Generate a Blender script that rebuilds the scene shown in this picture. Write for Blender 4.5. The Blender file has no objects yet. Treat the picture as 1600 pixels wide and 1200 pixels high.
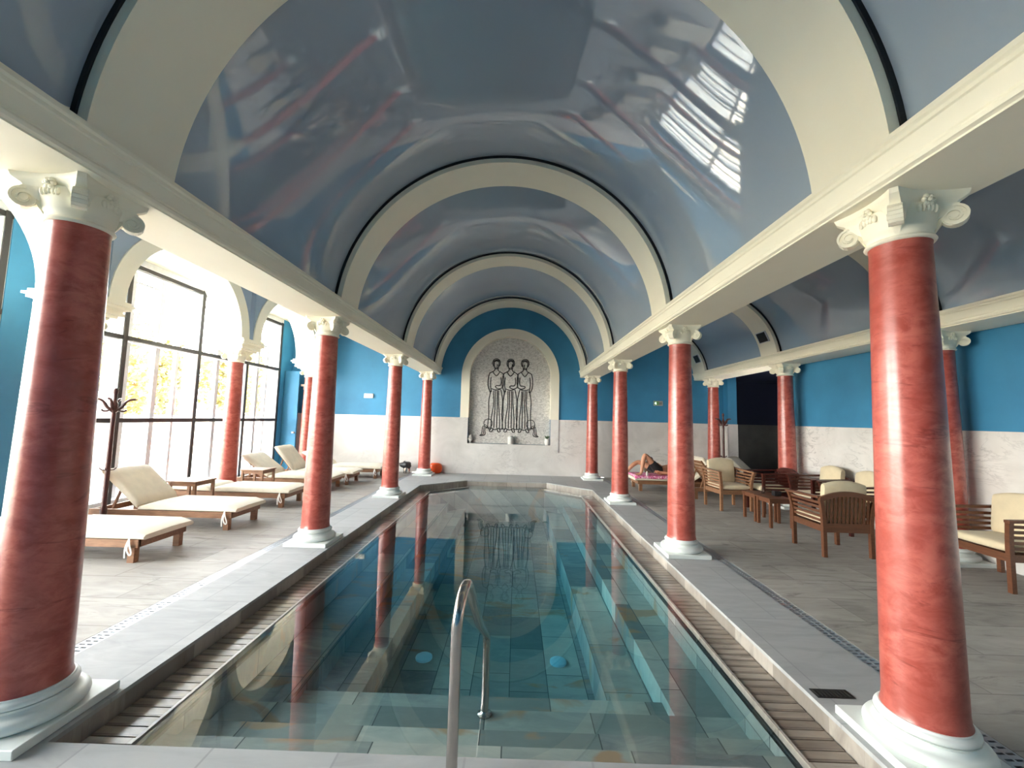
import bpy, bmesh, math, random
from mathutils import Vector, Matrix, noise as mnoise
PI = math.pi
C = bpy.context.scene.collection
SC = bpy.context.scene

# ------------------------------------------------------------------ camera
cam_d = bpy.data.cameras.new('camera')
cam = bpy.data.objects.new('camera', cam_d); C.objects.link(cam)
_f, _p, _r, _y = 645.7165, 0.08314, 0.0260, -0.01261
_fwd = Vector((math.sin(_y)*math.cos(_p), math.cos(_y)*math.cos(_p), math.sin(_p)))
_rt = Vector((math.cos(_y), -math.sin(_y), 0)); _up = _rt.cross(_fwd)
_r2 = math.cos(_r)*_rt + math.sin(_r)*_up; _u2 = -math.sin(_r)*_rt + math.cos(_r)*_up
mw = Matrix((( _r2.x, _u2.x, -_fwd.x, 0.2027), (_r2.y, _u2.y, -_fwd.y, 0), (_r2.z, _u2.z, -_fwd.z, 1.6), (0, 0, 0, 1)))
cam.matrix_world = mw
cam_d.sensor_fit = 'HORIZONTAL'; cam_d.sensor_width = 36.0; cam_d.lens = _f/1600*36
cam_d.clip_start = 0.05; cam_d.clip_end = 300
SC.camera = cam
# ------------------------------------------------------------------ world, sun, exposure
w = bpy.data.worlds.new('world'); SC.world = w; w.use_nodes = True
wn = w.node_tree; bg = wn.nodes['Background']
tc = wn.nodes.new('ShaderNodeTexCoord'); sp = wn.nodes.new('ShaderNodeSeparateXYZ'); cr = wn.nodes.new('ShaderNodeValToRGB')
wn.links.new(tc.outputs['Generated'], sp.inputs[0]); wn.links.new(sp.outputs['Z'], cr.inputs[0]); wn.links.new(cr.outputs[0], bg.inputs[0])
cr.color_ramp.elements[0].position = 0.0; cr.color_ramp.elements[0].color = (1.0, 0.955, 0.89, 1)
cr.color_ramp.elements[1].position = 1.0; cr.color_ramp.elements[1].color = (0.10, 0.125, 0.16, 1)
for _p_, _c_ in ((0.22, (0.92, 0.91, 0.88, 1)), (0.45, (0.40, 0.42, 0.45, 1)), (0.7, (0.16, 0.18, 0.21, 1))):
    _e_ = cr.color_ramp.elements.new(_p_); _e_.color = _c_
bg.inputs[1].default_value = 5.2
sd = bpy.data.lights.new('sun', 'SUN'); sd.energy = 3.5; sd.angle = 0.02; sd.color = (1.0, 0.93, 0.80)
sun = bpy.data.objects.new('sun', sd); C.objects.link(sun)
sun.rotation_euler = Vector((-0.55, 0.35, -0.75)).to_track_quat('-Z', 'Y').to_euler()
def portal(name, loc, rot, sx, sy):
    l = bpy.data.lights.new(name, 'AREA'); l.shape = 'RECTANGLE'; l.size = sx; l.size_y = sy
    l.cycles.is_portal = True
    o = bpy.data.objects.new(name, l); C.objects.link(o); o.location = loc; o.rotation_euler = rot
portal('daylight_portal', (-6.72, 5.1, 2.05), (0, -PI/2, 0), 4.1, 12.8)
SC.view_settings.view_transform = 'Standard'; SC.view_settings.look = 'None'
SC.view_settings.gamma = 1.0; SC.view_settings.use_curve_mapping = False
SC.view_settings.exposure = 3.5
cy = SC.cycles
cy.max_bounces = 14; cy.diffuse_bounces = 7; cy.glossy_bounces = 6; cy.transmission_bounces = 6; cy.transparent_max_bounces = 24
cy.caustics_reflective = False; cy.caustics_refractive = False; cy.sample_clamp_indirect = 8.0

# ------------------------------------------------------------------ materials
def lin(r, g, b):
    f = lambda c: c/12.92 if c <= 0.04045 else ((c+0.055)/1.055)**2.4
    return (f(r/255), f(g/255), f(b/255), 1)
class NT:
    def __init__(s, name):
        s.m = bpy.data.materials.new(name); s.m.use_nodes = True; s.t = s.m.node_tree
        s.b = s.t.nodes['Principled BSDF']; s.out = s.t.nodes['Material Output']
    def n(s, typ, **kw):
        nd = s.t.nodes.new('ShaderNode'+typ)
        for k, v in kw.items():
            if k in nd.inputs: s.set(nd.inputs[k], v)
            else: setattr(nd, k, v)
        return nd
    def set(s, inp, v):
        if hasattr(v, 'is_output') or isinstance(v, bpy.types.NodeSocket): s.t.links.new(v, inp)
        else: inp.default_value = v
    def P(s, **kw):
        for k, v in kw.items(): s.set(s.b.inputs[k.replace('_', ' ')], v)
        return s
    def coords(s, scale=(1, 1, 1), rot=(0, 0, 0)):
        t = s.n('TexCoord'); mp = s.n('Mapping', Vector=t.outputs['Object'])
        mp.inputs['Scale'].default_value = scale; mp.inputs['Rotation'].default_value = rot
        return mp.outputs[0]
    def noise(s, vec, scale=5, detail=4, rough=0.55, dist=0):
        return s.n('TexNoise', Vector=vec, Scale=scale, Detail=detail, Roughness=rough, Distortion=dist).outputs['Fac']
    def ramp(s, fac, stops):
        r = s.n('ValToRGB', Fac=fac); e = r.color_ramp.elements
        while len(e) > 1: e.remove(e[-1])
        e[0].position, e[0].color = stops[0]
        for p, c in stops[1:]:
            x = e.new(p); x.color = c
        return r.outputs[0]
    def mix(s, fac, a, b, blend='MIX'):
        m = s.n('Mix', data_type='RGBA', blend_type=blend)
        s.set(m.inputs[0], fac); s.set(m.inputs[6], a); s.set(m.inputs[7], b)
        return m.outputs[2]
    def math(s, op, a, b=0.0):
        m = s.n('Math', operation=op); s.set(m.inputs[0], a); s.set(m.inputs[1], b); return m.outputs[0]
    def bump(s, h, strength=0.2, dist=0.01):
        s.t.links.new(s.n('Bump', Height=h, Strength=strength, Distance=dist).outputs[0], s.b.inputs['Normal']); return s
def mul(c, k): return (c[0]*k, c[1]*k, c[2]*k, 1)

def mat_paint(name, col, rough=0.6, var=0.06, scale=2.0, bump=0.05):
    t = NT(name); v = t.coords(); n = t.noise(v, scale, 5)
    t.P(Base_Color=t.ramp(n, [(0.3, mul(col, 1-var)), (0.7, mul(col, 1+var))]), Roughness=rough)
    return t.bump(t.noise(v, 60, 3), bump, 0.004).m
def mat_plain(name, col, rough=0.5, metal=0.0, **kw):
    t = NT(name); v = t.coords(); n = t.noise(v, 12, 3)
    t.P(Base_Color=t.ramp(n, [(0.3, mul(col, 0.93)), (0.7, mul(col, 1.07))]), Roughness=rough, Metallic=metal, **kw)
    return t.m
def mat_column():
    t = NT('red_polished_stucco'); v = t.coords((1, 1, 1.5))
    n1 = t.noise(v, 2.6, 6, 0.65, 0.6); n2 = t.noise(t.coords((1, 1, 1.8)), 7, 5, 0.7, 0.5)
    c = t.ramp(n1, [(0.25, lin(148, 66, 56)), (0.5, lin(182, 92, 80)), (0.75, lin(200, 114, 100))])
    c = t.mix(t.ramp(n2, [(0.42, (0, 0, 0, 1)), (0.62, (1, 1, 1, 1))]), c, lin(158, 68, 56))
    n3 = t.noise(t.coords((1, 1, 4.5)), 2.2, 4, 0.55, 1.6)
    c = t.mix(t.ramp(n3, [(0.60, (0, 0, 0, 1)), (0.66, (0.65, 0.65, 0.65, 1)), (0.72, (0, 0, 0, 1))]), c, lin(120, 38, 32))
    t.P(Base_Color=c, Roughness=t.math('MULTIPLY_ADD', n2, 0.25) if False else 0.33)
    t.P(Coat_Weight=0.25, Coat_Roughness=0.18)
    return t.bump(n2, 0.12, 0.004).m
def mat_marble():
    t = NT('white_veined_marble'); v = t.coords((1, 1, 1.0))
    n1 = t.noise(v, 1.3, 6, 0.6, 0.8)
    br = t.n('TexBrick', Vector=t.coords((1, 1, 1), (PI/2, 0, 0)), Scale=1.0)
    w1 = t.noise(t.coords((1.0, 1.0, 2.2), (0.3, 0.5, 0.2)), 1.6, 8, 0.62, 1.6)
    vein = t.ramp(w1, [(0.47, (0, 0, 0, 1)), (0.50, (1, 1, 1, 1)), (0.53, (0, 0, 0, 1))])
    patch = t.ramp(t.noise(v, 0.9, 2), [(0.5, (0, 0, 0, 1)), (0.72, (0.8, 0.8, 0.8, 1))])
    base = t.ramp(n1, [(0.3, lin(205, 201, 196)), (0.7, lin(228, 225, 221))])
    c = t.mix(t.math('MULTIPLY', vein, patch), base, lin(158, 154, 152))
    t.P(Base_Color=c, Roughness=0.32)
    return t.m
def mat_deck(name, stops, bw=0.9, bh=0.45, rough=0.66, streak=1.0):
    t = NT(name)
    v = t.coords((1.0, 4.0, 1.0), (0, 0, 0.25)); n1 = t.noise(v, 2.0, 8, 0.62, 1.0)
    n2 = t.noise(t.coords(), 0.7, 3); n4 = t.noise(t.coords((1, 5, 1), (0, 0, 0.5)), 1.4, 8, 0.7, 1.5)
    br = t.n('TexBrick', Vector=t.coords(), Scale=1.0, offset=0.5)
    br.inputs['Color1'].default_value = (0, 0, 0, 1); br.inputs['Color2'].default_value = (1, 1, 1, 1); br.inputs['Mortar'].default_value = (0.5, 0.5, 0.5, 1)
    br.inputs['Mortar Size'].default_value = 0.006; br.inputs['Brick Width'].default_value = bw; br.inputs['Row Height'].default_value = bh
    f = t.math('ADD', t.math('MULTIPLY', n1, 0.55), t.math('MULTIPLY', n2, 0.25)); f = t.math('ADD', f, t.math('MULTIPLY', br.outputs['Color'], 0.16))
    c = t.ramp(f, stops)
    dk = t.ramp(n4, [(0.56, (0, 0, 0, 1)), (0.70, (0.75*streak, 0.75*streak, 0.75*streak, 1))])
    c = t.mix(dk, c, mul(stops[0][1], 0.5))
    c = t.mix(t.math('MULTIPLY', br.outputs['Fac'], 0.6), c, mul(stops[0][1], 0.9))
    t.P(Base_Color=c, Roughness=rough)
    return t.bump(n1, 0.15, 0.006).m
def mat_slate(steps=False):
    t = NT('pool_step_slabs' if steps else 'pool_slate_tiles')
    tcn = t.n('TexCoord'); s = t.n('SeparateXYZ', Vector=tcn.outputs['Object'])
    cv = t.n('CombineXYZ', X=s.outputs['Y'], Y=t.math('ADD', s.outputs['X'], s.outputs['Z']))
    if steps: cv = t.n('CombineXYZ', X=t.math('ADD', s.outputs['X'], t.math('MULTIPLY', s.outputs['Z'], 7.3)), Y=t.math('MULTIPLY_ADD', s.outputs['Z'], 9.0))
    br = t.n('TexBrick', Vector=cv.outputs[0], Scale=1.0, offset=0.37, offset_frequency=2)
    br.inputs['Color1'].default_value = (0, 0, 0, 1); br.inputs['Color2'].default_value = (1, 1, 1, 1); br.inputs['Mortar'].default_value = (0.3, 0.3, 0.3, 1)
    br.inputs['Mortar Size'].default_value = 0.004; br.inputs['Brick Width'].default_value = 0.72; br.inputs['Row Height'].default_value = 0.36
    n = t.noise(t.coords((1.5, 4, 1.5)), 2.2, 7, 0.65, 0.8)
    f = t.math('ADD', t.math('MULTIPLY', br.outputs['Color'], 0.72), t.math('MULTIPLY', n, 0.28))
    c = t.ramp(f, [(0.12, lin(110, 118, 116)), (0.3, lin(130, 138, 134)), (0.48, lin(168, 172, 164)), (0.62, lin(122, 126, 126)), (0.78, lin(186, 186, 176)), (0.95, lin(140, 148, 144))])
    r = t.ramp(t.noise(t.coords((1, 2.2, 1)), 1.1, 4, 0.5, 0.9), [(0.60, (0, 0, 0, 1)), (0.66, (0.75, 0.75, 0.75, 1))])
    c = t.mix(r, c, lin(170, 128, 84))
    c = t.mix(br.outputs['Fac'], c, lin(70, 74, 74))
    t.P(Base_Color=c, Roughness=0.6)
    return t.bump(n, 0.2, 0.006).m
def mat_wood(name, col, rough=0.45):
    t = NT(name); n = t.noise(t.coords((3, 22, 22)), 2.2, 5, 0.6, 0.4)
    t.P(Base_Color=t.ramp(n, [(0.3, mul(col, 0.68)), (0.55, col), (0.75, mul(col, 1.3))]), Roughness=rough)
    return t.bump(n, 0.08, 0.002).m
def mat_fabric(name, col, rough=0.9):
    t = NT(name); v = t.coords(); n = t.noise(v, 9, 5)
    wv = t.noise(t.coords((1, 1, 1)), 220, 2)
    t.P(Base_Color=t.ramp(n, [(0.3, mul(col, 0.93)), (0.7, mul(col, 1.05))]), Roughness=rough, Sheen_Weight=0.1)
    return t.bump(t.math('ADD', wv, t.math('MULTIPLY', n, 2.0)), 0.12, 0.004).m
def mat_thin_glass(name, tint=(0.97, 0.985, 0.98, 1), ior=1.45):
    t = NT(name); t.t.nodes.remove(t.b)
    ge = t.n('NewGeometry'); fr = t.n('Fresnel', IOR=t.math('MULTIPLY_ADD', ge.outputs['Backfacing'], 1/ior-ior)); t.t.nodes[fr.inputs['IOR'].links[0].from_node.name].inputs[2].default_value = ior; tr = t.n('BsdfTransparent', Color=tint); gl = t.n('BsdfGlossy', Roughness=0.0)
    mx = t.n('MixShader'); t.set(mx.inputs[0], fr.outputs[0]); t.set(mx.inputs[1], tr.outputs[0]); t.set(mx.inputs[2], gl.outputs[0])
    t.t.links.new(mx.outputs[0], t.out.inputs[0]); return t
def mat_water():
    t = mat_thin_glass('pool_water', (1, 1, 1, 1), 1.75)
    n = t.noise(t.coords((1, 0.6, 1)), 1.6, 2, 0.4)
    b = t.n('Bump', Height=n, Strength=0.018, Distance=0.05)
    for nd in t.t.nodes:
        if nd.type in ('BSDF_GLOSSY', 'FRESNEL'): t.t.links.new(b.outputs[0], nd.inputs['Normal'])
    va = t.n('VolumeAbsorption'); va.inputs['Color'].default_value = (0.16, 0.70, 0.80, 1); va.inputs['Density'].default_value = 0.62
    t.t.links.new(va.outputs[0], t.out.inputs['Volume']); return t.m
def mat_vault(name, col):
    t = NT(name); n = t.noise(t.coords(), 0.5, 2)
    t.P(Base_Color=t.ramp(n, [(0.35, mul(col, 0.94)), (0.65, mul(col, 1.06))]), Roughness=0.04, IOR=1.85)
    return t.bump(t.noise(t.coords((0.5, 1.2, 0.5)), 1.5, 2), 0.03, 0.05).m
def mat_leaf():
    t = NT('autumn_leaves'); n = t.noise(t.coords(), 0.8, 4)
    t.P(Base_Color=t.ramp(n, [(0.3, lin(70, 72, 34)), (0.5, lin(126, 114, 54)), (0.7, lin(150, 134, 76))]), Roughness=0.7)
    return t.m
def mat_relief():
    t = NT('carved_stone_panel'); n = t.noise(t.coords((1, 1, 1.5)), 17, 3, 0.5, 1.0)
    t.P(Base_Color=t.ramp(n, [(0.36, lin(178, 175, 170)), (0.52, lin(208, 205, 200)), (0.7, lin(222, 219, 214))]), Roughness=0.6)
    return t.bump(n, 0.35, 0.02).m
def mat_towel():
    t = NT('pink_patterned_towel'); n = t.noise(t.coords(), 22, 3, 0.5, 1.5)
    t.P(Base_Color=t.ramp(n, [(0.40, lin(190, 60, 120)), (0.52, lin(226, 130, 170)), (0.62, lin(246, 214, 226))]), Roughness=0.95)
    return t.m
WHITE = lin(242, 236, 216)
MT = dict(
    white=mat_paint('cream_white_paint', WHITE, 0.55, 0.02),
    plaster=mat_paint('white_plaster_base', lin(226, 230, 226), 0.45, 0.02),
    blue=mat_paint('blue_wall_paint', lin(54, 128, 168), 0.6, 0.12, 1.4, 0.12),
    shade_blue=mat_paint('painted_shade_blue', lin(16, 28, 56), 0.7, 0.05), shade_grey=mat_paint('painted_shade_grey', lin(104, 103, 99), 0.5, 0.15, 3.0),  # recess wall and dado colours, darkened to carry the shade in there
    vault=mat_vault('blue_gloss_ceiling_film', lin(156, 170, 185)),
    gap=mat_plain('dark_shadow_gap', lin(20, 24, 30), 0.8),
    red=mat_column(), marble=mat_marble(),
    deck=mat_deck('deck_stone', [(0.25, lin(124, 119, 112)), (0.45, lin(154, 149, 142)), (0.65, lin(174, 169, 162)), (0.85, lin(160, 156, 150))]),
    coping=mat_deck('coping_stone', [(0.25, lin(146, 147, 147)), (0.5, lin(168, 169, 169)), (0.8, lin(180, 181, 180))], 0.6, 1.2, 0.72, 0.15),
    slate=mat_slate(), steps=mat_slate(True), slat=mat_deck('gutter_stone', [(0.25, lin(96, 84, 76)), (0.45, lin(138, 126, 114)), (0.65, lin(164, 152, 140)), (0.85, lin(140, 112, 88))], 3, 0.0745, 0.22, 0.5),
    edge=mat_deck('pool_edge_stone', [(0.25, lin(120, 112, 104)), (0.5, lin(168, 160, 150)), (0.8, lin(190, 184, 176))], 0.5, 0.5, 0.3, 0.7),
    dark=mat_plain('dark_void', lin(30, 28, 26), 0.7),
    teak=mat_wood('weathered_teak', lin(140, 100, 72)), dteak=mat_wood('dark_teak', lin(104, 64, 42), 0.4),
    mahog=mat_wood('dark_mahogany', lin(70, 28, 22), 0.3),
    cream=mat_fabric('cream_canvas', lin(222, 212, 192)), beige=mat_fabric('beige_cushion', lin(214, 198, 166)),
    tie=mat_fabric('white_cotton_tie', lin(235, 230, 222)),
    alu=mat_plain('grey_aluminium', lin(205, 208, 212), 0.35, 0.0), aludark=mat_plain('dark_gasket', lin(48, 46, 46), 0.5),
    walu=mat_plain('white_aluminium', lin(196, 197, 200), 0.5),
    steel=mat_plain('brushed_steel', lin(190, 182, 176), 0.2, 1.0), grate=mat_plain('steel_grate', lin(168, 172, 178), 0.35, 0.6),
    glass=mat_thin_glass('window_glass').m, water=mat_water(), leaf=mat_leaf(), bark=mat_wood('tree_bark', lin(96, 82, 66), 0.9),
    terrace=mat_paint('white_terrace_stone', lin(232, 222, 204), 0.7, 0.03), relief=mat_relief(),
    ink=mat_plain('black_mosaic_line', lin(28, 26, 26), 0.6), ceramic=mat_plain('white_ceramic', lin(222, 220, 214), 0.3),
    green=mat_plain('green_leaf', lin(70, 92, 60), 0.7), black=mat_plain('black_plastic', lin(26, 26, 28), 0.45),
    orange=mat_plain('orange_vinyl', lin(232, 84, 26), 0.35), clear=mat_thin_glass('clear_plastic', (0.86, 0.86, 0.86, 1)).m,
    skin=mat_plain('skin', lin(196, 140, 110), 0.5), hair=mat_plain('dark_hair', lin(36, 26, 22), 0.6),
    cloth=mat_fabric('black_cloth', lin(26, 25, 28)), towel=mat_towel(),
    bag=mat_fabric('brown_bag', lin(96, 78, 60)), signgreen=mat_plain('exit_green', lin(96, 140, 84), 0.4),
    signwhite=mat_plain('sign_white', lin(232, 236, 232), 0.4), signgrey=mat_plain('sign_grey', lin(150, 152, 150), 0.4),
)
def mat_lamp():
    t = NT('underwater_lamp_lens'); t.P(Base_Color=lin(130, 180, 192), Roughness=0.3, Emission_Color=lin(140, 215, 240), Emission_Strength=0.012); return t.m
MT['lamp'] = mat_lamp()
t = NT('lit_exit_arrow'); t.P(Base_Color=lin(210, 255, 215), Emission_Color=lin(190, 255, 200), Emission_Strength=0.35); MT['arrow'] = t.m

# ------------------------------------------------------------------ mesh helpers
class B:
    def __init__(s): s.bm = bmesh.new()
    def quadbox(s, pts):
        v = [s.bm.verts.new(p) for p in pts]
        for f in ((0, 3, 2, 1), (4, 5, 6, 7), (0, 1, 5, 4), (1, 2, 6, 5), (2, 3, 7, 6), (3, 0, 4, 7)): s.bm.faces.new([v[i] for i in f])
        return s
    def box(s, x0, x1, y0, y1, z0, z1, M=None):
        p = [Vector(q) for q in ((x0, y0, z0), (x1, y0, z0), (x1, y1, z0), (x0, y1, z0), (x0, y0, z1), (x1, y0, z1), (x1, y1, z1), (x0, y1, z1))]
        return s.quadbox([M @ q for q in p] if M else p)
    def bar(s, a, b, w, t, side=None):
        a, b = Vector(a), Vector(b); d = (b-a).normalized()
        sd = Vector(side) if side else (Vector((0, 0, 1)).cross(d) if abs(d.z) < 0.95 else Vector((1, 0, 0)))
        sd = (sd - d*sd.dot(d)).normalized(); up = d.cross(sd)
        q = []
        for e in (a, b):
            for i, j in ((-1, -1), (1, -1), (1, 1), (-1, 1)): q.append(e + sd*i*w/2 + up*j*t/2)
        return s.quadbox(q)
    def tube(s, pts, r, n=8, closed=False):
        pts = [Vector(p) for p in pts]; k = len(pts); rs = r if isinstance(r, (list, tuple)) else [r]*k
        rings = []; prev = None
        for i, p in enumerate(pts):
            a = pts[(i-1) % k] if (closed or i > 0) else p; b = pts[(i+1) % k] if (closed or i < k-1) else p
            d = (b-a).normalized()
            if prev is None:
                u = d.cross(Vector((0, 0, 1)));
                if u.length < 1e-3: u = d.cross(Vector((1, 0, 0)))
            else: u = prev - d*prev.dot(d)
            u.normalize(); prev = u; v = d.cross(u)
            rings.append([s.bm.verts.new(p + (u*math.cos(2*PI*j/n) + v*math.sin(2*PI*j/n))*rs[i]) for j in range(n)])
        for i in range(k if closed else k-1):
            A, Bq = rings[i], rings[(i+1) % k]
            for j in range(n): s.bm.faces.new((A[j], A[(j+1) % n], Bq[(j+1) % n], Bq[j]))
        if not closed: s.bm.faces.new(rings[0][::-1]); s.bm.faces.new(rings[-1])
        return s
    def lathe(s, prof, n=32, M=None, cap=True):
        rings = []
        for r, z in prof:
            ring = []
            for j in range(n):
                p = Vector((r*math.cos(2*PI*j/n), r*math.sin(2*PI*j/n), z)); ring.append(s.bm.verts.new(M @ p if M else p))
            rings.append(ring)
        for A, Bq in zip(rings, rings[1:]):
            for j in range(n): s.bm.faces.new((A[j], A[(j+1) % n], Bq[(j+1) % n], Bq[j]))
        if cap: s.bm.faces.new(rings[0][::-1]); s.bm.faces.new(rings[-1])
        return s
    def loft(s, secs, closed=True, cap=True):
        R = [[s.bm.verts.new(p) for p in q] for q in secs]; n = len(R[0])
        for A, Bq in zip(R, R[1:]):
            for j in range(n if closed else n-1): s.bm.faces.new((A[j], A[(j+1) % n], Bq[(j+1) % n], Bq[j]))
        if cap and closed: s.bm.faces.new(R[0][::-1]); s.bm.faces.new(R[-1])
        return s
    def sweep_y(s, prof, y0, y1): return s.loft([[(x, y0, z) for x, z in prof], [(x, y1, z) for x, z in prof]])
    def prism(s, poly, z0, z1): return s.loft([[(x, y, z0) for x, y in poly], [(x, y, z1) for x, y in poly]])
    def arch(s, cx, cz, ri, ro, y0, y1, a0=0.0, a1=PI, n=48):
        secs = []
        for i in range(n+1):
            a = a0+(a1-a0)*i/n; c, q = math.cos(a), math.sin(a)
            secs.append([(cx+ri*c, y0, cz+ri*q), (cx+ro*c, y0, cz+ro*q), (cx+ro*c, y1, cz+ro*q), (cx+ri*c, y1, cz+ri*q)])
        return s.loft(secs)
    def ball(s, c, rx, ry, rz, nu=16, nv=10, M=None):
        prof = [(math.sin(PI*i/nv), -math.cos(PI*i/nv)) for i in range(nv+1)]
        T = Matrix.Translation(c) @ (M or Matrix()) @ Matrix.Diagonal((rx, ry, rz, 1))
        return s.lathe([(max(r, 1e-3), z) for r, z in prof], nu, T)
    def bevel(s, w, seg=2):
        bmesh.ops.bevel(s.bm, geom=list(s.bm.edges), offset=w, segments=seg, profile=0.6, affect='EDGES', clamp_overlap=True); return s
    def obj(s, name, mat, parent=None, smooth=True, ang=0.6, subsurf=0):
        bm = s.bm; bmesh.ops.recalc_face_normals(bm, faces=bm.faces)
        if smooth:
            for f in bm.faces: f.smooth = True
            for e in bm.edges:
                if len(e.link_faces) == 2 and e.calc_face_angle(0) > ang: e.smooth = False
        me = bpy.data.meshes.new(name); bm.to_mesh(me); bm.free()
        me.materials.append(MT[mat] if isinstance(mat, str) else mat)
        o = bpy.data.objects.new(name, me); C.objects.link(o)
        if parent: o.parent = parent
        if subsurf:
            md = o.modifiers.new('subsurf', 'SUBSURF'); md.levels = subsurf; md.render_levels = subsurf
        return o
def thing(name, label, cat, loc=(0, 0, 0), rz=0.0, group=None):
    o = bpy.data.objects.new(name, None); C.objects.link(o); o.location = loc; o.rotation_euler = (0, 0, rz); o.empty_display_size = 0.1
    return tag(o, label, cat, group)
def tag(o, label, cat, group=None):
    o['label'] = label; o['category'] = cat; o['kind'] = 'thing'
    if group: o['group'] = group
    return o
def struct(o): o['kind'] = 'structure'; return o
def dup(root, loc, rz, label, group=None):
    r = root.copy(); C.objects.link(r); r.location = loc; r.rotation_euler = (0, 0, rz); r['label'] = label
    if group: r['group'] = group
    for ch in list(root.children):
        c = ch.copy(); C.objects.link(c); c.parent = r
        for g in list(ch.children):
            d = g.copy(); C.objects.link(d); d.parent = c
    return r

# ------------------------------------------------------------------ dimensions
YB = 11.97            # back wall
Y0 = -2.6             # rear of the modelled hall
GY = [2.23, 5.30, 8.37, 11.43]
CX = 2.29
# ------------------------------------------------------------------ floor and pool
XL, XR = -6.4, 5.93
oct_o = [(-2.0, 2.09), (2.0, 2.09), (2.0, 9.75), (1.01, 10.66), (-1.01, 10.66), (-2.0, 9.75)]
b = B()
for poly in ([(XL-0.4, Y0), (-2.74, Y0), (-2.74, YB), (XL-0.4, YB)], [(2.74, Y0), (XR, Y0), (XR, 14.0), (2.74, 14.0)], [(XR, 9.0), (9.2, 9.0), (9.2, 14.0), (XR, 14.0)]):
    b.prism(poly, -0.25, 0.0)
struct(b.obj('floor', 'deck', smooth=False))
b = B()
b.prism([(-2.62, Y0), (2.62, Y0), (2.62, 2.09), (-2.62, 2.09)], -0.024, 0.0)
b.prism([(-2.62, 2.09), (-2.0, 2.09), (-2.0, 9.75), (-2.62, 9.75)], -0.024, 0.0)
b.prism([(2.0, 2.09), (2.62, 2.09), (2.62, 9.75), (2.0, 9.75)], -0.024, 0.0)
b.prism([(-2.62, 9.75), (-2.0, 9.75), (-1.01, 10.66), (-1.01, YB), (-2.62, YB)], -0.024, 0.0)
b.prism([(2.62, 9.75), (2.62, YB), (1.01, YB), (1.01, 10.66), (2.0, 9.75)], -0.024, 0.0)
b.prism([(-1.01, 10.66), (1.01, 10.66), (1.01, YB), (-1.01, YB)], -0.024, 0.0)
struct(b.obj('floor', 'coping', smooth=False))
# dark drain bed and pool shell
b = B()
for sx in (-1, 1):
    x0, x1 = sorted((sx*2.62, sx*2.74)); b.box(x0, x1, Y0, YB, -0.25, -0.035)
struct(b.obj('trim_1', 'alu', smooth=False))
b = B(); L = 1.74
inn = [(-L, 2.27), (L, 2.27), (L, 9.60), (0.93, 10.36), (-0.93, 10.36), (-L, 9.60)]
zb = -0.92
b.box(-2.6, 2.6, 1.8, 11.2, zb-0.2, zb)                                   # bottom
for sx in (-1, 1):
    x0, x1 = sorted((sx*L, sx*2.3)); b.box(x0, x1, 2.27, 9.6, zb, -0.20)  # side walls under the gutter
    x0, x1 = sorted((sx*1.35, sx*L)); b.box(x0, x1, 2.27, 10.5, zb, -0.42)  # ledge
    x0, x1 = sorted((sx*0.98, sx*1.35)); b.box(x0, x1, 2.27, 10.5, zb, -0.62)  # second ledge
    b.prism([(sx*L, 9.60), (sx*0.93, 10.36), (sx*0.93, 11.1), (sx*2.3, 11.1), (sx*2.3, 9.6)][::sx], zb, -0.20)
    x0, x1 = sorted((sx*2.0, sx*2.3)); b.box(x0, x1, 2.0, 2.27, zb, -0.13)
b.box(-0.93, 0.93, 10.36, 11.1, zb, -0.13)
b.box(-2.3, 2.3, 1.8, 2.088, zb, -0.026)
struct(b.obj('pool_basin', 'slate', smooth=False)); b = B()
for y1, z in ((2.46, -0.22), (2.69, -0.30), (3.02, -0.40), (3.31, -0.50)):
    b.box(-L+0.001 if y1 > 2.4 else -2.0, L-0.001 if y1 > 2.4 else 2.0, 2.05, y1, zb, z)
struct(b.obj('pool_basin', 'steps', smooth=False))
# raised lip of the overflow edge, two sides and the far chamfers
b = B()
for sx in (-1, 1):
    x0, x1 = sorted((sx*(L-0.018), sx*L)); b.box(x0, x1, 2.27, 9.6, -0.15, -0.108)
    b.loft([[(sx*(L-0.018), 9.6, z), (sx*L, 9.6, z), (sx*0.96, 10.37, z), (sx*0.92, 10.34, z)] for z in (-0.15, -0.108)])
    x0, x1 = sorted((sx*(L-0.018), sx*1.98)); b.box(x0, x1, 2.235, 2.275, -0.15, -0.106)
struct(b.obj('trim_2', 'edge', smooth=False))
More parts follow.
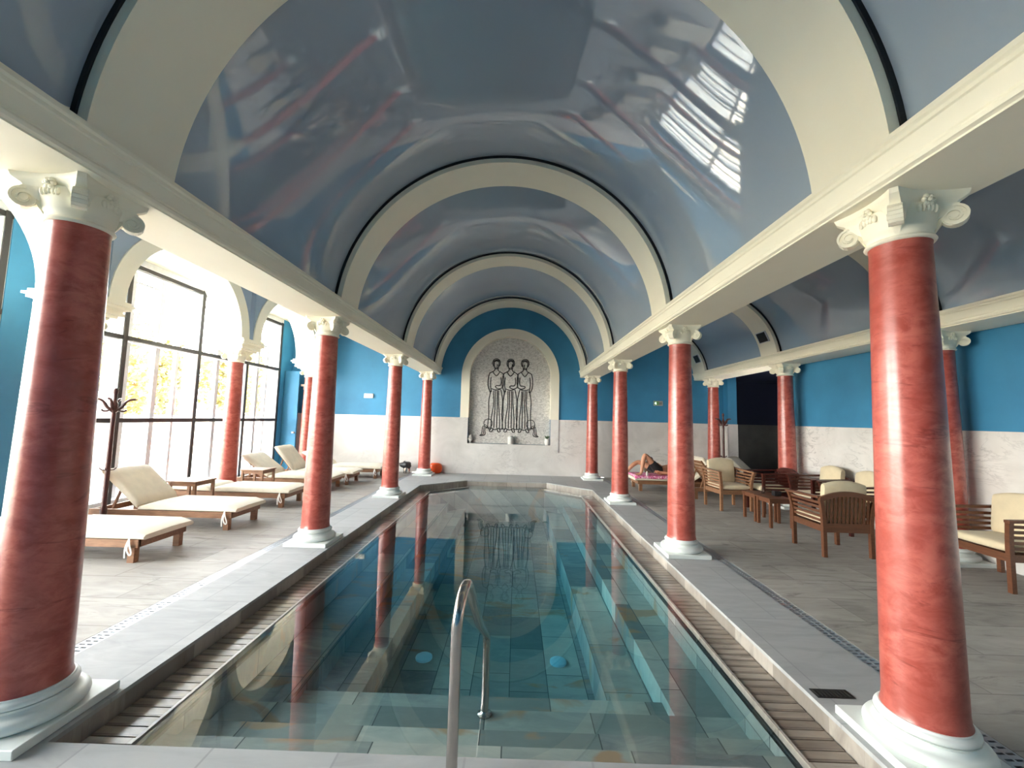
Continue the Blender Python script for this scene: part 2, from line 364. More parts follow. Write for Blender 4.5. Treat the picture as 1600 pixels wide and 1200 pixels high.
# stone coping face under the overhang
b = B()
for sx in (-1, 1):
    x0, x1 = sorted((sx*2.004, sx*2.1)); b.box(x0, x1, 2.09, 9.75, -0.26, -0.022)
    b.loft([[(sx*2.003, 9.75, z), (sx*1.01, 10.664, z), (sx*1.05, 10.70, z), (sx*2.04, 9.79, z)] for z in (-0.26, -0.022)])
b.box(-1.01, 1.01, 10.664, 10.7, -0.26, -0.022)
struct(b.obj('trim_3', 'edge', smooth=False))
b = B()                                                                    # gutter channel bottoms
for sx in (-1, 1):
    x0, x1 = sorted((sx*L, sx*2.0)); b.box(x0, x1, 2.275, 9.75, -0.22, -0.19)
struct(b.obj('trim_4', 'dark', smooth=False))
for sx, side in ((-1, 'left'), (1, 'right')):
    b = B(); y = 2.30; p = 0.0745
    while y < 9.62:
        x0, x1 = sorted((sx*(L+0.006), sx*1.995)); b.box(x0, x1, y, y+p-0.009, -0.15, -0.118); y += p
    o = b.obj('overflow_grate', 'slat', smooth=False)
    tag(o, 'brown stone slat gutter grate running along the %s edge of the pool' % side, 'gutter grate', 'slatted overflow gutters')
    b = B(); x0, x1 = sorted((sx*2.622, sx*2.738)); y = Y0
    for xx in (x0, (x0+x1)/2-0.006, x1-0.012): b.box(xx, xx+0.012, Y0, YB-0.02, -0.03, -0.002)
    while y < YB-0.05: b.box(x0, x1, y, y+0.026, -0.03, -0.0025); y += 0.04
    o = b.obj('drain_grate', 'grate', smooth=False)
    tag(o, 'long narrow slotted steel drain in the floor on the %s of the pool' % side, 'floor drain', 'slotted floor drains')
b = B(); b.box(2.03, 2.25, 2.61, 2.69, 0.0, 0.004)
for i in range(9): b.box(2.04+i*0.023, 2.053+i*0.023, 2.618, 2.682, 0.004, 0.007)
tag(b.obj('drain_cover', 'dark', smooth=False), 'small dark rectangular drain cover in the coping before the nearest right column', 'drain cover')
# water
b = B(); b.prism([(-1.998, 2.092), (1.998, 2.092), (1.998, 2.234), (L-0.005, 2.236), (L-0.005, 9.6), (0.925, 10.355), (0.9, 10.655), (-0.9, 10.655), (-0.925, 10.355), (-L+0.005, 9.6), (-L+0.005, 2.236), (-1.998, 2.234)], -0.96, -0.114)
o = b.obj('pool_water', 'water', smooth=False); o['kind'] = 'structure'
for sx, side in ((-1, 'left'), (1, 'right')):
    b = B(); b.lathe([(0.085, zb), (0.085, zb+0.02), (0.07, zb+0.03)], 28)
    o = b.obj('pool_light', 'lamp'); o.location = (sx*0.70, 4.53, 0)
    tag(o, 'round pale blue underwater light on the %s of the pool floor' % side, 'pool light', 'underwater lights')

# ------------------------------------------------------------------ beams, vaults, ribs
def half(sgn, c, hw):
    p = [(hw, 2.824), (hw, 2.834), (hw+0.02, 2.842), (hw+0.026, 2.858), (hw+0.010, 2.866), (hw+0.010, 2.876), (hw+0.016, 2.884), (hw+0.034, 2.965), (hw+0.045, 2.97), (hw+0.045, 2.99), (hw+0.058, 3.0), (hw+0.058, 3.025), (hw-0.06, 3.028)]
    return [(c+sgn*d, z) for d, z in p]
nt = 5
def beam(c, hw, y0=Y0, y1=YB):
    global nt
    prof = half(1, c, hw) + [(c+hw-0.06, 3.4), (c-hw+0.06, 3.4)] + half(-1, c, hw)[::-1]
    o = struct(B().sweep_y(prof, y0, y1).obj('trim_%d' % nt, 'white', ang=0.3)); nt += 1; return o
for c in (-CX, CX): beam(c, 0.25)
beam(5.61, 0.28)
RV, RI, ZC = 2.12, 2.03, 2.83
def vault(cx, R, name='ceiling', pinch=0.19):
    b = B(); edges = [Y0, GY[0]-3.07-0.27] if False else []
    ys = [GY[0]-3.07] + GY
    a0 = math.asin(0.19/R); secs = []
    for k in range(len(ys)):
        ya = ys[k]+0.27; yb = ys[k+1]-0.27 if k < len(ys)-1 else YB
        if yb-ya < 0.05: continue
        n = 28
        if k: ya -= 0.0
        for i in range(n+1):
            t_ = i/n; y = ya+(yb-ya)*t_; pk = pinch*(1-abs(2*t_-1)**2.1) if yb-ya > 1 else 0; row = []
            for j in range(97):
                u = j/96; a = a0+(PI-2*a0)*u; e = min(1, min(u, 1-u)/0.22); r = R-pk*(1-(1-e)**2)
                row.append((cx+r*math.cos(a), y, ZC+r*math.sin(a)))
            secs.append(row)
    first = [(x, Y0, z) for x, y, z in secs[0]]
    b.loft([first]+secs, closed=False, cap=False)
    return struct(b.obj(name, 'vault', ang=1.2))
vault(0, RV)
vault(3.95, 1.45, pinch=0.09)
def ribs(cx, ri, ro):
    global nt
    for y in [GY[0]-3.07]+GY:
        y1 = YB if y > 11 else y+0.27
        b = B(); b.arch(cx, ZC, ri, ro, y-0.27 if y < 11 else y-0.20, y1, 0.09, PI-0.09, 64)
        struct(b.obj('trim_%d' % nt, 'white')); nt += 1
        b = B(); b.arch(cx, ZC, ri+0.058, ro-0.002, (y-0.27 if y < 11 else y-0.20)-0.012, y, 0.09, PI-0.09, 64)
        struct(b.obj('trim_%d' % nt, 'gap')); nt += 1
ribs(0, RI, RV+0.0)
ribs(3.95, 1.36, 1.45)
for y in GY:
    if y < 8: continue
    a = 0.42; M = Matrix.Translation((3.95+1.36*math.cos(a), y, ZC+1.36*math.sin(a))) @ Matrix.Rotation(-(a), 4, 'Y')
    r = thing('air_vent', 'black square air vent in the white aisle rib, %s' % ('nearer of the two' if y < 9 else 'the one by the back wall'), 'air vent', (0, 0, 0), 0, 'vents in the aisle ribs')
    b = B(); b.box(-0.025, 0.01, -0.15, 0.15, -0.10, 0.10, M); b.obj('vent_box', 'dark', r, smooth=False)
    b = B()
    for k in range(6): b.box(-0.03, -0.02, -0.14, 0.14, -0.09+k*0.033, -0.078+k*0.033, M)
    b.obj('louvre', 'black', r, smooth=False)
    b = B()
    for y_ in (-0.16, 0.145): b.box(-0.03, 0.0, y_, y_+0.015, -0.11, 0.11, M)
    for z_ in (-0.115, 0.1): b.box(-0.03, 0.0, -0.16, 0.16, z_, z_+0.015, M)
    b.obj('frame', 'alu', r, smooth=False)

# ------------------------------------------------------------------ walls
ZT = 5.3
def box_struct(name, mat, *bx):
    b = B()
    for q in bx: b.box(*q)
    return struct(b.obj(name, mat, smooth=False))
# back wall with arched niche
NX, NZ0, NZC = 1.19, 0.86, 2.80
b = B(); yb0, yb1 = YB, YB+0.3
b.box(XL-0.4, -NX, yb0, yb1, 0, ZT); b.box(NX, 6.15, yb0, yb1, 0, ZT); b.box(-NX, NX, yb0, yb1, 0, NZ0)
n = 40
for i in range(n):
    a, c = PI-PI*i/n, PI-PI*(i+1)/n
    xa, xc = NX*math.cos(a), NX*math.cos(c); za, zc = NZC+NX*math.sin(a), NZC+NX*math.sin(c)
    b.quadbox([(xa, yb0, za), (xc, yb0, zc), (xc, yb1, zc), (xa, yb1, za), (xa, yb0, ZT), (xc, yb0, ZT), (xc, yb1, ZT), (xa, yb1, ZT)])
struct(b.obj('wall_back', 'blue', smooth=False))
ZD = 1.595
box_struct('baseboard_back', 'marble', (XL+0.02, -1.42, YB-0.022, YB, 0, ZD), (1.42, 6.15, YB-0.022, YB, 0, ZD), (-1.42, 1.42, YB-0.022, YB, 0, 0.65))
# niche surround
def outline(hw, z0, z1):      # jamb bottom to top then arch
    R = hw
    pts = [(-hw, z0), (-hw, z1)] + [(R*math.cos(PI-PI*i/40), NZC+R*math.sin(PI-PI*i/40)) for i in range(41)] + [(hw, z1), (hw, z0)]
    return pts
def band(oi, oo, y0, y1, name, mat):
    secs = [[(i[0], y0, i[1]), (o[0], y0, o[1]), (o[0], y1, o[1]), (i[0], y1, i[1])] for i, o in zip(oi, oo)]
    return struct(B().loft(secs).obj(name, mat, ang=0.5))
band(outline(NX-0.012, ZD, ZD+0.01), outline(1.42, ZD, ZD+0.01), YB-0.04, YB+0.159, 'trim_%d' % nt, 'white'); nt += 1
box_struct('trim_%d' % nt, 'marble', (-1.42, -NX, YB-0.042, YB+0.1, 0.65, ZD), (NX, 1.42, YB-0.042, YB+0.1, 0.65, ZD), (-1.42, 1.42, YB-0.044, YB+0.12, 0.65, NZ0)); nt += 1
# right wall, recess beyond it
box_struct('wall_right', 'blue', (XR, XR+0.25, Y0, 8.75, ZD, ZT), (XR, XR+0.25, Y0, 8.75, 0, ZD-0.002), (6.15, 6.4, YB-0.25, YB+0.3, 0, ZT))
box_struct('wall_recess', 'shade_blue', (XR+0.25, 9.2, 8.5, 8.75, 0, ZT), (9.0, 9.2, 8.75, 14, 0, ZT), (6.15, 9.2, 13.8, 14, 0, ZT), (6.16, 6.398, YB+0.3, 14, 0, ZT), (XR+0.25, 9.0, 8.75, 13.8, 3.0, 3.2))  # unlit look of the recess walls is put into their colour
box_struct('baseboard_recess', 'shade_grey', (6.4, 9.0, 13.778, 13.8, 0, ZD), (8.978, 9.0, 8.75, 13.8, 0, ZD), (6.4, 6.422, YB-0.2, 13.8, 0, ZD))  # recess dado, its shade painted in as a darker grey
box_struct('baseboard_right', 'marble', (XR-0.022, XR, Y0, 8.75, 0, ZD), (6.14, 6.41, YB-0.272, YB-0.25, 0, ZD), (6.128, 6.15, YB-0.272, YB, 0, ZD))
box_struct('wall_front', 'blue', (XL-0.4, XR+0.3, Y0-0.25, Y0, 0, ZT))
box_struct('ceiling', 'white', (XL-0.5, 9.3, Y0-0.3, 14.1, ZT, ZT+0.2))
# left wall
W1, W2 = (-1.2, 5.12), (5.62, 11.40)
ZW = 4.10
box_struct('wall_left', 'blue', (XL-0.3, XL, Y0, W1[0], 0, ZT), (XL-0.3, XL, W1[1], W2[0], 0, ZT), (XL-0.3, XL, W2[1], YB+0.3, 0, ZT), (XL-0.3, XL, W1[0], W2[1], ZW+0.12, ZT))
box_struct('ceiling', 'white', (XL, -5.6, Y0, YB, ZW+0.1, ZW+0.25))
box_struct('ceiling', 'vault', (-5.6, -2.3, Y0, YB, 4.85, 4.95))
# blue door leaf by the back wall, small corbel over it
r = struct(bpy.data.objects.new('door_1', None)); C.objects.link(r)
b = B(); b.box(-6.39, -5.98, 11.60, 11.66, 0.01, 2.78); b.obj('door_leaf', 'blue', r, smooth=False)
b = B(); b.lathe([(0.03, 0), (0.03, 0.02), (0.01, 0.03), (0.012, 0.05), (0.028, 0.06), (0.02, 0.085)], 14, Matrix.Translation((-6.03, 11.60, 1.05)) @ Matrix.Rotation(PI/2, 4, 'X')); b.obj('door_knob', 'steel', r)
b = B(); b.prism([(-5.98, 11.72), (-5.62, 11.72), (-5.62, YB), (-5.98, YB)], 2.36, 2.42); b.prism([(-5.94, 11.78), (-5.66, 11.78), (-5.66, YB), (-5.94, YB)], 2.27, 2.36)
struct(b.obj('trim_%d' % nt, 'white', smooth=False)); nt += 1
# left arcade
AX0, AX1 = -5.86, -5.30
AYS = [GY[0]-3.07]+GY; ZS = 3.06; RA = (3.07-0.62)/2
b = B(); bl = B()
for k in range(len(AYS)-1):
    yc = (AYS[k]+AYS[k+1])/2; n = 36; hs = 1.535; RO = RA+0.24
    for i in range(n):
        a, c = PI-PI*i/n, PI-PI*(i+1)/n
        q = []
        for (x0, x1, ro) in ((AX0, AX1, RO),):
            ya, yd = yc+RA*math.cos(a), yc+RA*math.cos(c); za, zd = ZS+RA*math.sin(a), ZS+RA*math.sin(c)
            yo, yp = yc+RO*math.cos(a), yc+RO*math.cos(c); zo, zp = ZS+RO*math.sin(a), ZS+RO*math.sin(c)
            cl = lambda y_: max(yc-hs, min(yc+hs, y_))
            b.quadbox([(x0, ya, za), (x1, ya, za), (x1, cl(yo), zo), (x0, cl(yo), zo), (x0, yd, zd), (x1, yd, zd), (x1, cl(yp), zp), (x0, cl(yp), zp)])
            bl.quadbox([(x0+0.02, cl(yo), zo-0.002), (x1-0.02, cl(yo), zo-0.002), (x1-0.02, cl(yp), zp-0.002), (x0+0.02, cl(yp), zp-0.002), (x0+0.02, cl(yo), 4.85), (x1-0.02, cl(yo), 4.85), (x1-0.02, cl(yp), 4.85), (x0+0.02, cl(yp), 4.85)])
struct(b.obj('wall_arcade', 'white', ang=0.4)); struct(bl.obj('wall_arcade', 'vault', smooth=False))
b = B(); b.box(AX0, AX1, GY[3]-0.31, YB, ZS, 4.85); struct(b.obj('wall_arcade', 'white', smooth=False))
# impost blocks over the arcade columns
for y in AYS[1:]:
    b = B()
    for hw, z0, z1 in ((0.25, 2.824, 2.86), (0.30, 2.86, 2.90), (0.285, 2.90, 2.925), (0.345, 2.95, 2.99), (0.375, 2.99, 3.02), (0.34, 3.02, 3.062)):
        b.box(-5.58-hw, -5.58+hw, y-hw, min(y+hw, YB), z0, z1)
    b.loft([[(-5.58+sx*h, y+sy*h, z) for sx, sy in ((-1, -1), (1, -1), (1, 1), (-1, 1))] for h, z in ((0.285, 2.925), (0.30, 2.935), (0.33, 2.955))])
    struct(b.obj('trim_%d' % nt, 'white', smooth=False)); nt += 1

# ------------------------------------------------------------------ windows
def window(name, y0, y1, posts):
    r = bpy.data.objects.new(name, None); C.objects.link(r); struct(r)
    xf = XL
    for py in posts:
        q = B(); q.box(xf-0.30, xf-0.012, py-0.05, py+0.05, 0, ZW); o = q.obj('post', 'alu', r, smooth=False)
        q = B(); q.box(xf-0.012, xf, py-0.035, py+0.035, 0, ZW); q.obj('gasket', 'aludark', o, smooth=False)
    for z in (1.40, 2.79, ZW-0.05):
        q = B(); q.box(xf-0.06, xf-0.005, y0, y1, z-0.035, z+0.035); q.obj('transom', 'aludark', r, smooth=False)
        q = B(); q.box(xf-0.24, xf-0.06, y0, y1, z-0.045, z-0.015); q.obj('rail', 'walu', r, smooth=False)
    q = B(); q.box(xf-0.2, xf-0.01, y0, y1, 0, 0.09); q.box(xf-0.2, xf-0.01, y0, y1, ZW, ZW+0.12); q.obj('frame', 'alu', r, smooth=False)
    ps = sorted(posts)
    for a, c in zip(ps, ps[1:]):
        for k, fr in enumerate((0.16, 0.52, 0.80)):
            yy = a+(c-a)*fr; wd = (0.075, 0.095, 0.06)[k]
            q = B(); q.box(xf-0.25, xf-0.19, yy-wd/2, yy+wd/2, 0.09, ZW); q.obj('mullion', 'walu', r, smooth=False)
        q = B(); q.box(xf-0.24, xf-0.20, a+(c-a)*0.16, a+(c-a)*0.52, 3.83, 3.86); q.obj('sash_rail', 'walu', r, smooth=False)
        for z0, z1 in ((0.09, 1.365), (1.435, 2.755), (2.825, ZW-0.085)):
            q = B(); q.box(xf-0.262, xf-0.254, a+0.045, c-0.045, z0, z1); q.obj('pane', 'glass', r, smooth=False)
window('window_1', W1[0], W1[1], [W1[0]+0.05, 0.5, 2.10, 3.65, W1[1]-0.05])
window('window_2', W2[0], W2[1], [W2[0]+0.05, 6.80, 8.44, 9.98, W2[1]-0.06])

# ------------------------------------------------------------------ columns
def column_parts(r):
    b = B(); b.box(-0.257, 0.257, -0.257, 0.257, 0, 0.046).bevel(0.004, 1); b.obj('plinth', 'plaster', r)
    tor = lambda rc, zc, rr, n=8: [(rc+rr*math.cos(-PI/2+PI*i/n), zc+rr*math.sin(-PI/2+PI*i/n)) for i in range(n+1)]
    prof = tor(0.215, 0.076, 0.030) + [(0.205, 0.108), (0.192, 0.116), (0.187, 0.128), (0.193, 0.136), (0.196, 0.142)] + tor(0.180, 0.158, 0.017) + [(0.178, 0.178), (0.178, 0.186), (0.165, 0.188)]
    b = B(); b.lathe(prof, 56); b.obj('base_moulding', 'plaster', r, ang=0.9)
    prof = [(0.172, 0.186), (0.166, 0.205), (0.163, 0.24)]
    for i in range(1, 13):
        t_ = i/12; prof.append((0.163-0.032*(t_**1.25), 0.24+(2.575-0.24)*t_))
    prof.append((0.134, 2.598))
    b = B(); b.lathe(prof, 56); b.obj('shaft', 'red', r, ang=0.9)
    # capital
    b = B(); b.lathe([(0.134, 2.594), (0.146, 2.597), (0.151, 2.606), (0.146, 2.616), (0.139, 2.620), (0.139, 2.645), (0.147, 2.653), (0.150, 2.668), (0.158, 2.70), (0.168, 2.735), (0.165, 2.768)], 48)
    cap = b.obj('capital', 'white', r, ang=0.9)
    b = B()                                                     # abacus: concave sides, cut corners
    def ring(hh, bow, cut):
        pts = []
        for k in range(4):
            M = Matrix.Rotation(k*PI/2, 3, 'Z'); n = 10
            for i in range(n+1):
                u = -1+2*i/n; pts.append(M @ Vector((u*(hh-cut), -(hh-bow*(1-u*u)), 0)))
        return pts
    secs = [[(p.x, p.y, z) for p in ring(hh, bw, ct)] for hh, bw, ct, z in ((0.172, 0.03, 0.03, 2.762), (0.178, 0.03, 0.03, 2.775), (0.195, 0.032, 0.028, 2.79), (0.203, 0.032, 0.026, 2.80), (0.208, 0.032, 0.024, 2.824))]
    b.loft(secs); b.obj('abacus', 'white', cap, ang=0.5)
    b = B(); b.loft([[(p.x, p.y, z) for p in ring(hh, bw, ct)] for hh, bw, ct, z in ((0.110, 0.0, 0.055, 2.672), (0.135, 0.022, 0.045, 2.695), (0.158, 0.036, 0.038, 2.722), (0.176, 0.042, 0.034, 2.748), (0.182, 0.042, 0.032, 2.763))])
    b.obj('scroll_cushion', 'white', cap, ang=0.7)
    for k in range(4):
        th = PI/4+k*PI/2
        R3 = Matrix.Rotation(th, 4, 'Z')
        b = B()
        spiral = []
        for i in range(30):                                     # scroll band in the diagonal plane
            a = 0.55*PI - i/29*3.6*PI; rr = 0.056*(1-0.75*i/29)
            spiral.append((0.212+rr*math.cos(a), 2.697+rr*math.sin(a)))
        spiral = [(0.135, 2.76), (0.165, 2.764)] + spiral
        for (p, q) in zip(spiral, spiral[1:]):
            d = Vector((q[0]-p[0], 0, q[1]-p[1]))
            if d.length < 1e-5: continue
            b.bar(R3 @ Vector((p[0], 0, p[1])), R3 @ Vector((q[0], 0, q[1])), 0.060, 0.012, side=R3.to_3x3() @ Vector((0, 1, 0)))
        M = R3 @ Matrix.Translation((0.212, 0, 2.697)) @ Matrix.Rotation(PI/2, 4, 'X')
        b.lathe([(0.050, -0.022), (0.050, 0.022)], 20, M); b.lathe([(0.017, -0.035), (0.017, 0.035)], 12, M)
        b.loft([[tuple(R3 @ Vector((x, s*h, z))) for s, z, x in ((-1, 2.62+dz, 0.14+dx), (1, 2.62+dz, 0.14+dx), (1, 2.70+dz, 0.135+dx), (-1, 2.70+dz, 0.135+dx))] for h, dx, dz in ((0.010, 0.0, 0.01), (0.026, 0.03, 0.06))])
        b.obj('volute', 'white', cap, ang=0.7)
        R4 = Matrix.Rotation(k*PI/2, 4, 'Z'); b = B()           # flower on the abacus face
        for i in range(6):
            a = i*PI/3; c = R4 @ Vector((0.021*math.cos(a), -0.172, 2.775+0.021*math.sin(a))); b.ball(c, 0.013, 0.013, 0.013, 8, 6)
        b.ball(R4 @ Vector((0, -0.182, 2.775)), 0.011, 0.011, 0.011, 8, 6)
        for i in (-2, -1, 0, 1, 2):
            c = R4 @ Vector((0.021*i, -0.166, 2.742-0.004*abs(i))); b.ball(c, 0.009, 0.012, 0.022, 8, 6)
        b.obj('flower', 'white', cap)
proto = thing('column', 'nearest red column on the left, dark with a bright left edge, beside the pool corner', 'column', (-CX, GY[0], 0), 0, 'red columns around the pool')
column_parts(proto)
nm = {(-1, 1): 'second red column on the left of the pool, in front of the loungers', (-1, 2): 'third red column on the left of the pool, before the marble wall', (-1, 3): 'farthest red column left of the pool, between black bin and orange float',
      (1, 0): 'nearest red column on the right, largest and brightly lit beside the pool corner', (1, 1): 'second red column on the right of the pool, beside the slatted armchair', (1, 2): 'third red column on the right, left of the reclining person', (1, 3): 'farthest red column right of the pool, by the white niche wall'}
for (s, k), lb in nm.items(): dup(proto, (s*CX, GY[k], 0), 0, lb)
for x, k, lb in ((-5.58, 1, 'red arcade column behind the nearest left column, by the blue window pier'), (-5.58, 2, 'red arcade column in front of the glazed wall under a white impost'), (-5.58, 3, 'red arcade column at the far left by the blue door'),
                 (5.61, 1, 'red column behind the nearest right column, against the marble wall'), (5.61, 2, 'red column behind the row of armchairs at the dark recess'), (5.61, 3, 'red column at the far right beside the white pilaster and coat stand')):
    dup(proto, (x, GY[k], 0), 0, lb, 'red columns by the side walls')
# ------------------------------------------------------------------ niche panel with line drawing, ledge ornaments
r = thing('mosaic_panel', 'arched grey stone panel with black line drawing of three robed figures, in the wall niche', 'mosaic panel', (0, YB+0.16, 0))
b = B(); o_ = outline(NX-0.002, NZ0+0.002, NZ0+0.2)
b.loft([[(x, 0, z) for x, z in o_], [(x, 0.05, z) for x, z in o_]]); b.obj('stone_slab', 'relief', r, ang=0.5)
def cat(pts, n=6):
    out = []; P_ = [pts[0]]+list(pts)+[pts[-1]]
    for i in range(1, len(P_)-2):
        p0, p1, p2, p3 = [Vector(q) for q in P_[i-1:i+3]]
        for k in range(n):
            t_ = k/n; out.append(0.5*((2*p1)+(p2-p0)*t_+(2*p0-5*p1+4*p2-p3)*t_*t_+(3*p1-p0-3*p2+p3)*t_**3))
    out.append(Vector(pts[-1])); return out
def ink(name, strokes, wd=0.013):
    b = B()
    for st in strokes: b.tube([(p[0], -0.002, p[1]) for p in cat(st)], wd, 5)
    b.obj(name, 'ink', r)
def figure(cx, flip, tilt):
    f = lambda pts: [(cx+flip*x, z) for x, z in pts]
    S = []
    S.append(f([(-0.09, 3.13), (-0.115, 3.22), (-0.08, 3.32), (0, 3.345), (0.08, 3.31), (0.11, 3.22), (0.085, 3.13)]))          # hair
    S.append(f([(-0.075, 3.24), (-0.07, 3.13), (-0.03, 3.06), (0.02, 3.055), (0.06, 3.11), (0.075, 3.22)]))                       # face
    S.append(f([(-0.08, 3.24), (-0.02, 3.285), (0.05, 3.27), (0.08, 3.23)])); S.append(f([(-0.1, 3.27), (0.0, 3.31), (0.09, 3.28)]))
    S.append(f([(0.015+tilt, 3.19), (0.028+tilt, 3.14), (0.01+tilt, 3.13)])); S.append(f([(-0.01, 3.095), (0.03, 3.095)]))
    S.append(f([(-0.05, 3.07), (-0.055, 3.0), (-0.13, 2.95), (-0.20, 2.90), (-0.235, 2.72), (-0.23, 2.52), (-0.17, 2.36), (-0.16, 2.30)]))   # left arm out
    S.append(f([(0.05, 3.08), (0.055, 3.0), (0.13, 2.95), (0.20, 2.89), (0.225, 2.70), (0.20, 2.52), (0.10, 2.46), (0.02, 2.48)]))
    S.append(f([(-0.15, 2.80), (-0.165, 2.62), (-0.15, 2.46), (-0.13, 2.36)])); S.append(f([(0.14, 2.80), (0.15, 2.66), (0.12, 2.56), (0.02, 2.55), (-0.02, 2.52), (0.02, 2.48)]))
    S.append(f([(-0.10, 2.95), (0.0, 2.84), (0.10, 2.95)])); S.append(f([(-0.13, 2.46), (0.0, 2.42), (0.13, 2.45)]))               # neckline, belt
    S.append(f([(-0.14, 2.44), (-0.20, 2.1), (-0.19, 1.7), (-0.21, 1.38), (-0.18, 1.27)])); S.append(f([(0.14, 2.44), (0.205, 2.1), (0.19, 1.7), (0.22, 1.38), (0.19, 1.27)]))
    S.append(f([(-0.19, 1.27), (-0.1, 1.30), (0.0, 1.26), (0.1, 1.30), (0.2, 1.27)]))
    for u, v in ((-0.07, -0.11), (-0.02, -0.03), (0.04, 0.05), (0.08, 0.13)): S.append(f([(u, 2.40), (u+0.01, 2.0), (v, 1.6), (v, 1.31)]))
    S.append(f([(-0.12, 1.28), (-0.16, 1.22), (-0.10, 1.20), (-0.06, 1.27)])); S.append(f([(0.07, 1.28), (0.10, 1.20), (0.16, 1.21), (0.13, 1.28)]))
    return S
ST = []
for cx, fl, ti in ((-0.42, 1, 0.0), (0.0, 1, 0.02), (0.42, -1, 0.0)): ST += figure(cx, fl, ti)
ink('figure_drawing', ST)
JS = []
for s in (-1, 1):
    c = (s*0.62, 1.44); JS.append([(c[0]+0.125*math.cos(i*PI/8), c[1]+0.125*math.sin(i*PI/8)) for i in range(17)])
    g = lambda pts: [(c[0]+s*x, c[1]+z) for x, z in pts]
    JS += [g([(0.02, -0.12), (0.05, -0.06), (0.11, -0.04)]), g([(0.03, -0.15), (0.08, -0.10), (0.14, -0.08)]), g([(0.14, -0.07), (0.17, -0.18), (0.18, -0.30), (0.24, -0.36)]), g([(0.10, -0.10), (0.13, -0.2), (0.13, -0.3), (0.22, -0.37)]), g([(0.06, -0.12), (0.09, -0.2), (0.08, -0.32), (0.18, -0.37)])]
ink('jar_drawing', JS, 0.010)
v = thing('vase', 'small white bust-shaped vase in the left corner of the niche ledge', 'vase', (-1.12, YB+0.06, NZ0), 0, 'white ornaments on the niche ledge')
B().lathe([(0.045, 0), (0.05, 0.01), (0.035, 0.03), (0.04, 0.06), (0.07, 0.10), (0.075, 0.14), (0.045, 0.17), (0.05, 0.20), (0.055, 0.225), (0.03, 0.25)], 20).obj('body', 'ceramic', v)
v = thing('jar', 'plain white cylinder jar at the middle of the niche ledge', 'jar', (0.05, YB+0.06, NZ0), 0, 'white ornaments on the niche ledge')
B().lathe([(0.075, 0), (0.08, 0.01), (0.078, 0.20), (0.06, 0.225)], 20).obj('body', 'ceramic', v); B().lathe([(0.06, 0.222), (0.058, 0.235), (0.02, 0.24)], 16).obj('lid', 'ceramic', v)
v = thing('plant_pot', 'white pot with green plant in the right corner of the niche ledge', 'plant pot', (1.10, YB+0.06, NZ0), 0, 'white ornaments on the niche ledge')
B().lathe([(0.05, 0), (0.055, 0.01), (0.075, 0.09), (0.06, 0.15), (0.075, 0.18), (0.065, 0.18)], 20).obj('pot', 'ceramic', v)
b = B(); random.seed(3)
for i in range(12):
    a = i*2.4; rr = 0.05+0.03*random.random(); b.bar((0, 0, 0.17), (rr*math.cos(a), rr*math.sin(a), 0.22+0.05*random.random()), 0.03, 0.004)
b.obj('leaves', 'green', v, smooth=False)
# wall signs
s_ = thing('wall_sign', 'unlit white emergency sign on the bright blue wall left of niche', 'emergency sign', (-4.10, YB, 2.147))
B().box(-0.13, 0.13, -0.05, 0, -0.065, 0.065).bevel(0.008).obj('housing', 'signwhite', s_)
b = B(); b.box(-0.10, -0.06, -0.054, -0.05, -0.03, 0.03); b.box(-0.04, 0.09, -0.054, -0.05, 0.004, 0.016); b.box(-0.02, 0.08, -0.054, -0.05, -0.03, -0.02); b.obj('pictogram', mat_plain('faint_print', lin(196, 190, 176)), s_, smooth=False)
s_ = thing('exit_sign', 'green lit exit sign with white arrow on the dark blue wall', 'exit sign', (4.27, YB, 2.142))
B().box(-0.13, 0.13, -0.05, 0, -0.07, 0.07).bevel(0.008).obj('housing', 'signgrey', s_)
b = B(); b.box(-0.115, 0.02, -0.054, -0.05, -0.05, 0.05); b.obj('green_panel', 'signgreen', s_, smooth=False)
b = B(); b.loft([[(x, y, z) for x, z in ((-0.112, 0.0), (-0.065, 0.04), (-0.065, 0.015), (-0.06, -0.04))] for y in (-0.054, -0.058)]); b.obj('arrow', 'arrow', s_, smooth=False)
b = B(); b.box(0.03, 0.06, -0.054, -0.05, -0.04, 0.03); b.box(0.07, 0.1, -0.054, -0.05, -0.04, 0.035); b.obj('pictogram', mat_plain('grey_print', lin(110, 106, 100)), s_, smooth=False)

# ------------------------------------------------------------------ handrail
r = thing('handrail', 'curved stainless steel handrail rising from the near pool edge', 'handrail', (0, 0, 0))
pts = [(-0.044, 1.95, -0.0), (-0.044, 1.95, 0.3), (-0.043, 1.95, 0.62)]
for i in range(9):
    a = PI - i/8*(PI*0.86); pts.append((-0.042+0.004*i, 2.075+0.125*math.cos(a), 0.66+0.125*math.sin(a)))
pts += [(0.018, 2.52, 0.40), (0.036, 2.90, 0.155)]
for i in range(5):
    a = i/4; pts.append((0.038, 2.925+0.045*a, 0.135-0.10*a*a-0.01*a))
pts += [(0.038, 2.97, -0.1), (0.038, 2.97, -0.4)]
B().tube(pts, 0.0255, 20).obj('rail', 'steel', r, ang=1.2)
M = Matrix.Translation((0.038, 2.97, -0.4)); B().lathe([(0.05, 0), (0.05, 0.008), (0.036, 0.016), (0.028, 0.03)], 24, M).obj('flange', 'steel', r)
M = Matrix.Translation((-0.044, 1.95, 0)); B().lathe([(0.05, 0), (0.05, 0.008), (0.036, 0.016), (0.028, 0.03)], 24, M).obj('flange', 'steel', r)

